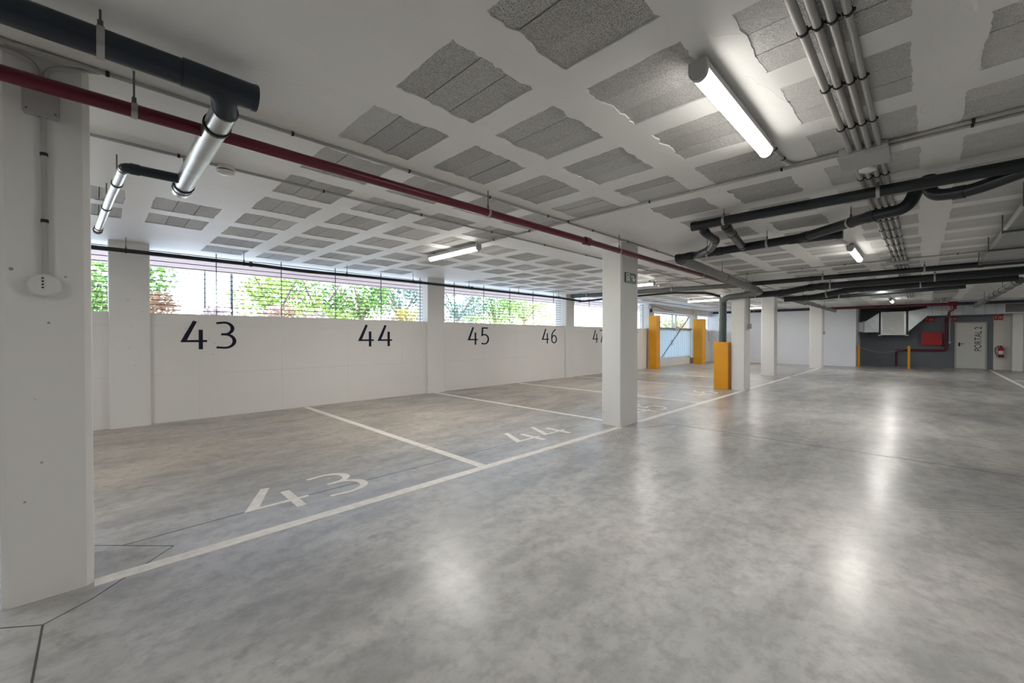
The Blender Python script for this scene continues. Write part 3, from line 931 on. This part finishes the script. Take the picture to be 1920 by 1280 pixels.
# ---- fittings on the nearest column
t = thing('junction_box', (-0.19, 3.2, 2.47), 'square grey junction box high on the nearest column', 'junction box')
MB().box(-0.252, -0.130, 3.165, 3.212, 2.475, 2.60).build('box_body', M['boxgrey'], t, bevel=0.004)
MB().box(-0.255, -0.127, 3.158, 3.168, 2.472, 2.603).build('lid', M['boxgrey'], t, bevel=0.003)
for x in (-0.24, -0.142):
    MB().tube([(x, 3.157, 2.488), (x, 3.154, 2.488)], 0.004, 8).build('screw', M['steel'], t)
conduit_run('electrical_conduit', 'grey conduit bending from the column box up to the left', [(-0.205, 3.195, 2.60), (-0.205, 3.195, 2.735), (-0.30, 3.19, 2.762), (-1.6, 3.15, 2.766)], 0.0115, [], bend=0.07)
conduit_run('electrical_conduit', 'grey conduit bending from the column box up to the right', [(-0.175, 3.195, 2.60), (-0.175, 3.195, 2.725), (-0.09, 3.18, 2.755), (0.02, 3.135, 2.766)], 0.0115, [], bend=0.07)
conduit_run('electrical_conduit', 'grey conduit running down the nearest column to the round button', [(-0.185, 3.197, 2.475), (-0.185, 3.197, 1.66)], 0.0115, [0.19, 0.53], bend=0.01)
t = thing('round_detector', (-0.19, 3.19, 1.615), 'white round disc with four small marks on the nearest column', 'detector')
MB().tube([(-0.19, 3.212, 1.615), (-0.19, 3.178, 1.615), (-0.19, 3.168, 1.615)], 1, 28, True, [0.060, 0.058, 0.050]).build('disc', M['white'], t, True)
for k in range(4):
    z = 1.650 - 0.016 * k
    MB().tube([(-0.192, 3.1705, z), (-0.192, 3.1655, z)], 0.0042, 10).build('mark', M['clip'], t)

# ---- exit sign on the second column
t = thing('exit_sign', (5.80, 3.21, 2.25), 'green emergency exit sign on the column, running figure and arrow', 'sign')
MB().box(5.645, 5.965, 3.198, 3.2155, 2.185, 2.335).build('plate', M['green'], t)
pl = lambda u, v, h_: (5.645 + u, 3.198 - h_, 2.185 + v)
stroke([[(0.035, 0.02), (0.035, 0.13), (0.115, 0.13), (0.115, 0.02)], [(0.055, 0.03), (0.075, 0.06), (0.07, 0.09), (0.052, 0.075)], [(0.075, 0.06), (0.092, 0.045), (0.088, 0.025)], [(0.07, 0.09), (0.095, 0.08)], [(0.074, 0.104), (0.080, 0.110)]], 0.010, pl, 0.002).build('running_figure', M['signwhite'], t)
stroke([[(0.165, 0.10), (0.245, 0.10), (0.245, 0.045)], [(0.205, 0.072), (0.245, 0.03), (0.285, 0.072)]], 0.017, pl, 0.002).build('arrow', M['signwhite'], t)

# ---- yellow guards
t = thing('pipe_guard', (11.62, 3.74, 0), 'orange yellow box guard around the downpipe beside the column', 'guard')
MB().box(11.47, 11.50, 3.57, 3.915, 0, 1.225).build('front_plate', M['yellow'], t, bevel=0.004)
MB().box(11.50, 11.74, 3.57, 3.59, 0, 1.225).box(11.50, 11.74, 3.895, 3.915, 0, 1.225).build('side_plate', M['yellow'], t)
MB().tube([(11.472, 3.60, 1.13), (11.464, 3.60, 1.13)], 0.012, 8).build('bolt', M['zinc'], t)
for x0, x1, y0, y1, lb in ((16.72, 17.08, 8.02, 8.36, 'tall orange yellow box guard on the left of the gate'), (21.55, 22.05, 7.92, 8.36, 'tall bright yellow box guard on the right of the gate')):
    t = thing('post_guard', ((x0 + x1) / 2, (y0 + y1) / 2, 0), lb, 'guard')
    MB().box(x0, x1, y0, y1, 0, 2.27).build('casing', M['yellow'], t, bevel=0.006)
    MB().box(x0 - 0.004, x1 + 0.004, y0 - 0.004, y1 + 0.004, 2.25, 2.276).build('top_cap', M['yellow'], t)

# ---- gate
gx0, gx1, gy = 17.42, 21.9, YW + 0.16
t = thing('garage_gate', ((gx0 + gx1) / 2, gy, 0.30), 'white ribbed metal gate with barred top between the yellow guards', 'gate')
fb = MB().box(gx0, gx1, gy - 0.03, gy + 0.03, 0.30, 0.38).box(gx0, gx1, gy - 0.03, gy + 0.03, 1.68, 1.76).box(gx0, gx1, gy - 0.03, gy + 0.03, 2.42, 2.48)
fb.box(gx0, gx0 + 0.07, gy - 0.03, gy + 0.03, 0.38, 2.42).box(gx1 - 0.07, gx1, gy - 0.03, gy + 0.03, 0.38, 2.42)
fb.build('gate_frame', M['gate'], t)
n = 30
for k in range(n):
    a = gx0 + 0.07 + (gx1 - gx0 - 0.14) * k / n
    b = gx0 + 0.07 + (gx1 - gx0 - 0.14) * (k + 1) / n
    MB().box(a + 0.006, b - 0.006, gy - 0.012, gy + 0.012, 0.38, 1.68).build('slat', M['gatesheet'], t)
    MB().box(a - 0.011, a + 0.011, gy - 0.020, gy + 0.010, 0.38, 1.68).build('rib', M['gategrey'], t)
for k in range(1, 44):
    x = gx0 + (gx1 - gx0) * k / 44
    MB().tube([(x, gy, 1.76), (x, gy, 2.42)], 0.007, 6).build('upright_bar', M['gategrey'], t)
for k in (19.72, 20.12):
    MB().box(k - 0.03, k + 0.03, gy - 0.03, gy + 0.03, 1.76, 2.42).build('centre_post', M['gate'], t)
stroke([[(18.5, 0.42), (21.6, 2.38)]], 0.05, lambda u, v, h_: (u, gy - 0.035 - h_, v), 0.03).build('diagonal_brace', M['zinc'], t)
MB().box(gx0, gx1, gy - 0.10, gy - 0.05, 1.74, 1.80).build('rail', M['gategrey'], t)
MB().box(19.60, 19.64, gy - 0.06, gy - 0.01, 0.98, 1.20).build('handle', M['gategrey'], t)
MB().box(19.85, 20.2, gy - 0.14, gy - 0.08, 1.70, 1.86).build('lock_arm', M['white'], t)
t = thing('security_camera', (16.87, 8.36, 2.45), 'small security camera above the left yellow guard', 'camera')
MB().box(16.80, 16.98, 8.30, 8.43, 2.58, 2.74).build('mount_box', M['boxgrey'], t, bevel=0.005)
MB().lathe((16.87, 8.34, 2.42), [(0.03, 0.0), (0.055, 0.02), (0.06, 0.08), (0.03, 0.16)]).build('dome', M['black'], t, True)
conduit_run('cable', 'loose dark cable looping from the camera to the gate lintel', [(16.95, 8.33, 2.70), (17.6, 8.30, 2.66), (18.3, 8.30, 2.58), (18.9, 8.28, 2.60), (19.4, 8.40, 2.56)], 0.012, [], bend=0.25, mat=M['rubber'], cat='cable')

# ---- small switch boxes on the columns
for (x, y, z, lb) in ((11.80, 3.17, 1.63, 'small grey switch box on the column beside the downpipe'), (22.45, 3.10, 1.54, 'small grey switch box on the farthest column')):
    t = thing('switch_box', (x, y, z), lb, 'switch')
    MB().box(x - 0.05, x + 0.05, y - 0.05, y + 0.035, z - 0.06, z + 0.06).build('box_body', M['boxgrey'], t, bevel=0.005)
    MB().box(x - 0.03, x + 0.03, y - 0.058, y - 0.05, z - 0.035, z + 0.035).build('rocker', M['white'], t)
    MB().tube([(x, y, z + 0.05), (x, y, H)], 0.012, 8).build('conduit_tube', M['boxgrey'], t, True)

# ================================================================ FAR WALL: duct, air handler, door, fire equipment
XF = XG
# air handling unit and ducts
t = thing('air_handler', (25.75, 0.98, 1.42), 'pale green-grey air handling unit hanging on the grey wall', 'air unit')
MB().box(25.35, 26.25, 0.56, 1.40, 1.45, 2.50).build('cabinet', M['duct'], t, bevel=0.01)
MB().box(25.33, 25.352, 0.63, 1.33, 1.50, 2.46).build('front_panel', M['white'], t)
MB().box(25.325, 25.332, 0.95, 1.13, 1.72, 1.78).build('label_plate', M['signwhite'], t)
for y in (0.53, 1.43):
    MB().box(25.30, 26.25, y - 0.03, y + 0.03, 1.45, 2.52).build('flange', M['black'], t)
    MB().box(25.28, 26.25, y - 0.05, y + 0.05, 1.41, 1.455).build('foot_rail', M['zinc'], t)
for x in (25.45, 26.1):
    for y in (0.53, 1.43):
        MB().tube([(x, y, 2.5), (x, y, H + 0.003)], 0.008, 6).build('hanger_rod', M['steel'], t)
t = thing('duct_transition', (25.75, 1.74, 1.6), 'shiny sheet metal duct piece left of the air unit, sloping top', 'duct')
MB().prism([(1.47, 1.58), (1.47, 2.46), (1.95, 2.08), (2.0, 2.08), (2.0, 1.58)], 0, 25.4, 26.2).build('taper', M['duct'], t)
MB().box(25.38, 26.22, 1.97, 2.03, 1.56, 2.10).build('flange', M['zinc'], t)
MB().box(25.42, 26.18, 2.03, 2.195, 1.60, 2.06).build('straight_piece', M['duct'], t)
t = thing('duct_transition', (25.75, 0.2, 2.2), 'shiny sheet metal duct piece right of the air unit, sloping underside', 'duct')
MB().prism([(0.49, 1.60), (0.49, 2.50), (-0.10, 2.62), (-0.10, 2.27)], 0, 25.4, 26.2).build('taper', M['duct'], t)
t = thing('air_duct', (25.75, -1.2, 2.27), 'long galvanised duct over the door with raised seams', 'duct')
MB().box(25.40, 26.2, -2.22, -0.10, 2.28, 2.70).build('duct_body', M['duct'], t)
for k in range(7):
    y = -0.25 - 0.30 * k
    MB().box(25.39, 26.21, y - 0.012, y + 0.012, 2.27, 2.71).build('seam', M['zinc'], t)
for y in (-0.5, -1.6):
    MB().tube([(25.6, y, 2.70), (25.6, y, H + 0.003)], 0.008, 6).build('hanger_rod', M['steel'], t)
t = thing('air_duct', (25.75, -3.2, 2.3), 'white-framed air grille duct at the right end over the extinguisher', 'duct')
MB().box(25.42, 26.2, -4.6, -2.22, 2.30, 2.70).build('duct_body', M['duct'], t)
for k in range(4):
    y1 = -2.28 - 0.56 * k
    g = MB().box(25.40, 25.43, y1 - 0.52, y1, 2.325, 2.675).build('grille_panel', M['steel'], t)
    f = MB().box(25.395, 25.435, y1 - 0.54, y1 + 0.02, 2.31, 2.335).box(25.395, 25.435, y1 - 0.54, y1 + 0.02, 2.67, 2.695).box(25.395, 25.435, y1 - 0.0, y1 + 0.02, 2.335, 2.67).box(25.395, 25.435, y1 - 0.54, y1 - 0.52, 2.335, 2.67)
    f.build('grille_frame', M['white'], g)
MB().tube([(25.8, -3.3, 2.70), (25.8, -3.3, H + 0.003)], 0.008, 6).build('hanger_rod', M['steel'], t)

# door with lettering
door = struct(bpy.data.objects.new('door_1', None))
door.location = (XF, -1.42, 0)
door['_w'] = (XF, -1.42, 0)
col.objects.link(door)
MB().box(XF - 0.035, XF + 0.01, -1.83, -1.01, 0.012, 1.95).build('door_leaf', M['door'], door)
fr = MB().box(XF - 0.05, XF + 0.01, -1.01, -0.955, 0, 2.0).box(XF - 0.05, XF + 0.01, -1.885, -1.83, 0, 2.0).box(XF - 0.05, XF + 0.01, -1.83, -1.01, 1.95, 2.0)
fr.build('door_frame', M['doorgrey'], door)
hd = MB().box(XF - 0.045, XF - 0.035, -1.115, -1.065, 0.96, 1.12).build('handle_plate', M['black'], door)
MB().tube([(XF - 0.04, -1.09, 1.07), (XF - 0.09, -1.09, 1.07), (XF - 0.09, -1.23, 1.07)], 0.011, 8).build('lever', M['black'], hd, True)
fc = bpy.data.curves.new('lettering', 'FONT')
fc.body = 'PORTAL 2'
fc.size = 1.0
fc.extrude = 0.004
tmp = bpy.data.objects.new('lettering_source', fc)
col.objects.link(tmp)
bpy.context.view_layer.update()
me = bpy.data.meshes.new_from_object(tmp.evaluated_get(bpy.context.evaluated_depsgraph_get()))
col.objects.unlink(tmp)
bpy.data.objects.remove(tmp)
xs = [v.co.x for v in me.vertices]
ys = [v.co.y for v in me.vertices]
tw, th = max(xs) - min(xs), max(ys) - min(ys)
for v in me.vertices:      # text runs upwards (u -> +z); letter tops point to the left of the viewer (+Y)
    u = (v.co.x - min(xs)) / tw * 1.02
    w_ = (v.co.y - min(ys)) / th * 0.20
    v.co = Vector((-0.0365 - (0.001 if v.co.z > 0 else 0.0), -1.73 + w_ + 1.42, 0.77 + u))
me.materials.clear()
me.materials.append(M['darkpaint'])
lt = bpy.data.objects.new('door_lettering', me)
col.objects.link(lt)
lt.parent = door
lt['label'] = 'black lettering PORTAL 2 reading upwards'

# pull conduits and switch by the door
t = thing('light_switch', (XF - 0.03, -0.80, 1.12), 'white switch on two thin conduits left of the door', 'switch')
MB().box(XF - 0.06, XF, -0.84, -0.76, 1.08, 1.15).build('box_body', M['white'], t, bevel=0.004)
for y in (-0.785, -0.815):
    MB().tube([(XF - 0.02, y, 1.15), (XF - 0.02, y, 2.27)], 0.010, 8).build('conduit_tube', M['white'], t, True)

# fire hose cabinet, pipes, signs
t = thing('fire_hose_cabinet', (XF - 0.12, -0.25, 1.0), 'red fire hose cabinet mounted on the grey wall', 'fire cabinet')
MB().box(XF - 0.22, XF, -0.57, 0.07, 1.0, 1.57).build('cabinet', M['firered'], t, bevel=0.006)
MB().box(XF - 0.228, XF - 0.22, -0.53, 0.04, 1.03, 1.54).build('cabinet_door', M['firered'], t, bevel=0.003)
root = pipe_run('fire_pipe', 'dark red fire pipe along the far ceiling, dropping beside the door', 'pipe',
         [(23.2, 2.98, 2.62), (23.2, -0.78, 2.635), (23.2, -0.80, 2.40), (23.25, -0.70, 2.36), (24.0, -0.70, 2.20), (26.25, -0.70, 2.20), (26.25, -0.70, 0.78), (26.25, 0.90, 0.76), (26.25, 0.90, 0.0)],
         0.042, M['red'], bend=0.10, couplings=(1.0, 2.2, 3.0, 3.8, 8.2, 8.9))
MB().tube([(23.2, -0.66, 2.635), (23.2, -0.92, 2.635)], 0.085, 14).tube([(23.2, -0.8, 2.55), (23.2, -0.8, 2.42)], 0.085, 14).tube([(23.2, -0.8, 2.46), (23.05, -0.8, 2.46)], 0.03, 10).build('valve', M['red'], root, True)
MB().tube([(26.25, -0.70, 0.95), (26.25, -0.50, 1.03)], 0.05, 12).build('cabinet_feed', M['red'], root, True)
for y, z, w_, h_, lb in ((-0.17, 2.14, 0.34, 0.20, 'faint red fire hose sign above the red cabinet'), (-0.92, 2.15, 0.24, 0.14, 'faint red alarm sign above the switch by the door'), (-2.19, 2.18, 0.24, 0.24, 'red extinguisher sign on the pale wall under the duct end')):
    t = thing('fire_sign', (XF - 0.01, y, z), lb, 'sign')
    MB().box(XF - 0.012, XF, y - w_ / 2, y + w_ / 2, z - h_ / 2, z + h_ / 2).build('plate', M['firered'], t)
    stroke([[(-0.3 * w_, -0.25 * h_), (-0.3 * w_, 0.15 * h_), (-0.15 * w_, 0.3 * h_)], [(0.05 * w_, -0.25 * h_), (0.05 * w_, 0.25 * h_)], [(0.2 * w_, 0.25 * h_), (0.32 * w_, 0.0), (0.2 * w_, -0.2 * h_)]], 0.02,
           lambda u, v, q: (XF - 0.012 - q, y - u, z + v), 0.002).build('pictogram', M['signwhite'], t)
# fire extinguisher
ex, ey, ez = XF - 0.13, -2.26, 0.55
t = thing('fire_extinguisher', (ex, ey, ez), 'red fire extinguisher hanging on the pale wall by the door', 'extinguisher')
MB().lathe((ex, ey, ez), [(0.07, 0.0), (0.075, 0.01), (0.075, 0.31), (0.06, 0.36), (0.03, 0.385), (0.022, 0.40)]).build('cylinder', M['firered'], t, True)
MB().lathe((ex, ey, ez), [(0.0762, 0.10), (0.0762, 0.24)]).build('label_band', M['signwhite'], t, True)
MB().lathe((ex, ey, ez), [(0.078, -0.03), (0.078, 0.035)]).build('foot_ring', M['black'], t, True)
MB().box(ex - 0.02, ex + 0.02, ey - 0.025, ey + 0.025, ez + 0.39, ez + 0.44).box(ex - 0.015, ex + 0.015, ey - 0.02, ey + 0.11, ez + 0.43, ez + 0.45).build('valve', M['black'], t)
MB().tube(fillet([(ex, ey + 0.03, ez + 0.41), (ex, ey + 0.15, ez + 0.38), (ex, ey + 0.17, ez + 0.18), (ex, ey + 0.09, ez + 0.03)], 0.08), 0.012, 8).build('hose', M['black'], t, True)
MB().box(ex + 0.07, XF + 0.002, ey - 0.03, ey + 0.03, ez + 0.25, ez + 0.35).build('bracket', M['black'], t)

# barrier posts and chain
for y, lb in ((2.12, 'yellow barrier post by the end of the blue-white wall'), (0.45, 'yellow barrier post standing in front of the grey wall')):
    t = thing('barrier_post', (24.75, y, 0), lb, 'post')
    MB().tube([(24.75, y, 0), (24.75, y, 0.96)], 0.045, 16).build('post', M['yellow'], t, True)
    MB().lathe((24.75, y, 0.95), [(0.048, 0.0), (0.048, 0.015), (0.02, 0.03)]).build('cap', M['yellow'], t, True)
    MB().lathe((24.75, y, 0.0), [(0.08, 0.0), (0.08, 0.012)]).build('base_plate', M['yellow'], t, True)
pts = [(24.75, 2.075 - 1.58 * k / 20, 0.90 - 0.22 * (1 - (2 * k / 20 - 1) ** 2)) for k in range(21)]
tag(MB().tube(pts, 0.010, 6).build('barrier_chain', M['zinc'], None, True), 'thin grey chain sagging between the two yellow barrier posts', 'chain')

# ================================================================ OUTSIDE
struct(MB().box(-30, 90, 8.85, 80, -0.3, 0.02).build('ground', M['paving']))
def leaves(mb, c, rx, ry, rz, n, size, rnd):
    for _ in range(n):
        while True:
            p = Vector((rnd.uniform(-1, 1), rnd.uniform(-1, 1), rnd.uniform(-1, 1)))
            if 0.15 < p.length < 1:
                break
        p = Vector((c[0] + p.x * rx, c[1] + p.y * ry, c[2] + p.z * rz))
        a = Vector((rnd.uniform(-1, 1), rnd.uniform(-1, 1), rnd.uniform(-0.6, 0.6))).normalized()
        b = a.cross(Vector((rnd.uniform(-1, 1), rnd.uniform(-1, 1), rnd.uniform(-1, 1)))).normalized()
        s = size * rnd.uniform(0.6, 1.3)
        mb.add([p - a * s, p - b * s * 0.45, p + a * s, p + b * s * 0.45], [(0, 1, 2, 3)])

def tree(x, y, hgt, rx, rz, mat, label, seed, n=2600, size=0.072, trunk=True, z0=0.0):
    rnd = random.Random(seed)
    t = thing('garden_tree', (x, y, z0), label, 'tree', 'trees outside the openings')
    mb = MB()
    cz = hgt - rz
    clumps = 9
    for k in range(clumps):
        a = 2 * math.pi * k / clumps + rnd.uniform(-0.4, 0.4)
        rr = rnd.uniform(0.2, 0.72)
        leaves(mb, (x + math.cos(a) * rx * rr, y + math.sin(a) * rx * rr, cz + rnd.uniform(-0.55, 0.5) * rz), rx * 0.42, rx * 0.42, rz * 0.45, n // clumps, size, rnd)
    mb.build('crown', mat, t)
    tb = MB()
    tb.tube([(x, y, z0), (x + 0.05, y, z0 + (cz - z0) * 0.55), (x - 0.05, y + 0.05, cz)], 1, 10, True, [0.13, 0.10, 0.07])
    for k in range(5):
        a = 2 * math.pi * k / 5 + rnd.uniform(-0.3, 0.3)
        tb.tube([(x, y, cz * 0.72), (x + math.cos(a) * rx * 0.35, y + math.sin(a) * rx * 0.35, cz), (x + math.cos(a) * rx * 0.7, y + math.sin(a) * rx * 0.7, cz + rz * 0.45)], 1, 7, True, [0.05, 0.035, 0.015])
    tb.build('trunk', M['bark'], t, True)

def bush(x, y, hgt, r, mat, label, seed, n=420, size=0.06):
    rnd = random.Random(seed)
    t = thing('garden_bush', (x, y, 0), label, 'bush', 'bushes outside the openings')
    mb = MB()
    for k in range(5):
        leaves(mb, (x + rnd.uniform(-0.5, 0.5) * r, y + rnd.uniform(-0.4, 0.4) * r, hgt - r * rnd.uniform(0.5, 0.8)), r * 0.6, r * 0.6, r * 0.6, n // 5, size, rnd)
    mb.build('foliage', mat, t)
    sb = MB()
    for k in range(5):
        a = 2 * math.pi * k / 5
        sb.tube([(x, y, 0), (x + math.cos(a) * r * 0.3, y + math.sin(a) * r * 0.3, hgt * 0.8)], 0.015, 6)
    sb.build('stems', M['bark'], t)

def fx(pxx, y):      # X of the viewing direction through column pxx at distance y from the camera's wall axis
    u = (pxx - 960) / FPX
    return y * (1 + u) / (1 - u)

tree(fx(215, 14), 14.0, 4.4, 1.2, 1.9, M['leaf_a'], 'leafy green tree behind the left wall column', 1)
tree(fx(520, 15), 15.0, 3.9, 1.5, 1.3, M['leaf_c'], 'yellow-green tree left in the opening above 44', 2)
tree(fx(600, 16), 16.0, 4.3, 1.9, 1.5, M['leaf_a'], 'broad green tree in the middle of the opening above 44', 3)
tree(fx(680, 15), 15.0, 4.2, 1.5, 1.4, M['leaf_a'], 'green tree with visible branches above the painted 44', 4)
tree(fx(765, 15), 15.5, 4.3, 1.6, 1.4, M['leaf_b'], 'blue-green tree beside the wall column right of 44', 5)
tree(fx(860, 16), 16.0, 4.6, 2.0, 1.6, M['leaf_b'], 'dusky blue-green tree above the painted 45', 6)
tree(fx(930, 16), 16.0, 4.5, 2.0, 1.5, M['leaf_a'], 'bright green tree right of the painted 45', 7)
tree(fx(985, 17), 17.0, 4.4, 1.9, 1.3, M['leaf_c'], 'pale lime tree above the painted 46', 8)
tree(fx(1265, 14), 14.0, 4.2, 2.4, 1.8, M['leaf_a'], 'green tree seen through the bars of the gate', 9, n=2200)
tree(fx(1290, 13), 13.0, 3.6, 2.2, 1.4, M['leaf_o'], 'reddish flowering tree seen through the gate', 10, n=1800)
tree(fx(1332, 12), 12.0, 3.9, 2.4, 1.5, M['leaf_c'], 'lime tree in the opening above the painted 1', 11)
for i, (pxx, y, hg, r, mk, lb) in enumerate((
        (295, 11.6, 2.35, 0.45, 'leaf_o', 'orange bush outside just right of the left wall column'),
        (420, 12.0, 2.10, 0.45, 'leaf_p', 'low pink twiggy bush under the bare sky above 43'),
        (545, 12.0, 2.25, 0.60, 'leaf_o', 'orange flowering bush in the middle of the opening above 44'),
        (505, 12.2, 2.20, 0.55, 'leaf_p', 'pink flowering bush at the left foot of the trees'),
        (600, 12.3, 2.20, 0.60, 'leaf_p', 'pinkish bush beside the orange one'),
        (640, 12.6, 2.20, 0.60, 'leaf_c', 'lime bush below the branching tree'),
        (735, 12.2, 2.05, 0.45, 'leaf_p', 'small pink bush left of the yellow one'),
        (768, 12.0, 2.35, 0.55, 'leaf_y', 'yellow bush next to the wall column right of 44'),
        (850, 12.5, 2.15, 0.6, 'leaf_p', 'pinkish bush just right of the wall column above 45'),
        (890, 12.5, 2.20, 0.8, 'leaf_c', 'lime green bush above the painted 45'),
        (940, 12.8, 2.25, 0.9, 'leaf_c', 'broad lime green bush between 45 and 46'),
        (1000, 12.8, 2.25, 0.9, 'leaf_y', 'yellowish green bush above the painted 46'),
        (1045, 12.8, 2.20, 0.8, 'leaf_c', 'lime bush at the right end of the opening above 46'))):
    bush(fx(pxx, y), y, hg, r, M[mk], lb, 30 + i)
for pxx, w_, lb in ((387, 0.035, 'thin dark fence post outside above the painted 43'), (437, 0.06, 'thicker dark fence post outside right of the painted 43')):
    x = fx(pxx, 13.5)
    t = thing('fence_post', (x, 13.5, 0), lb, 'post')
    MB().box(x - w_ / 2, x + w_ / 2, 13.5 - w_ / 2, 13.5 + w_ / 2, 0, 3.08).build('post', M['black'], t)
    MB().box(x - w_ / 2 - 0.01, x + w_ / 2 + 0.01, 13.5 - w_ / 2 - 0.01, 13.5 + w_ / 2 + 0.01, 3.08, 3.10).build('cap', M['black'], t)

for o in list(bpy.data.objects):
    if '_w' in o:
        del o['_w']
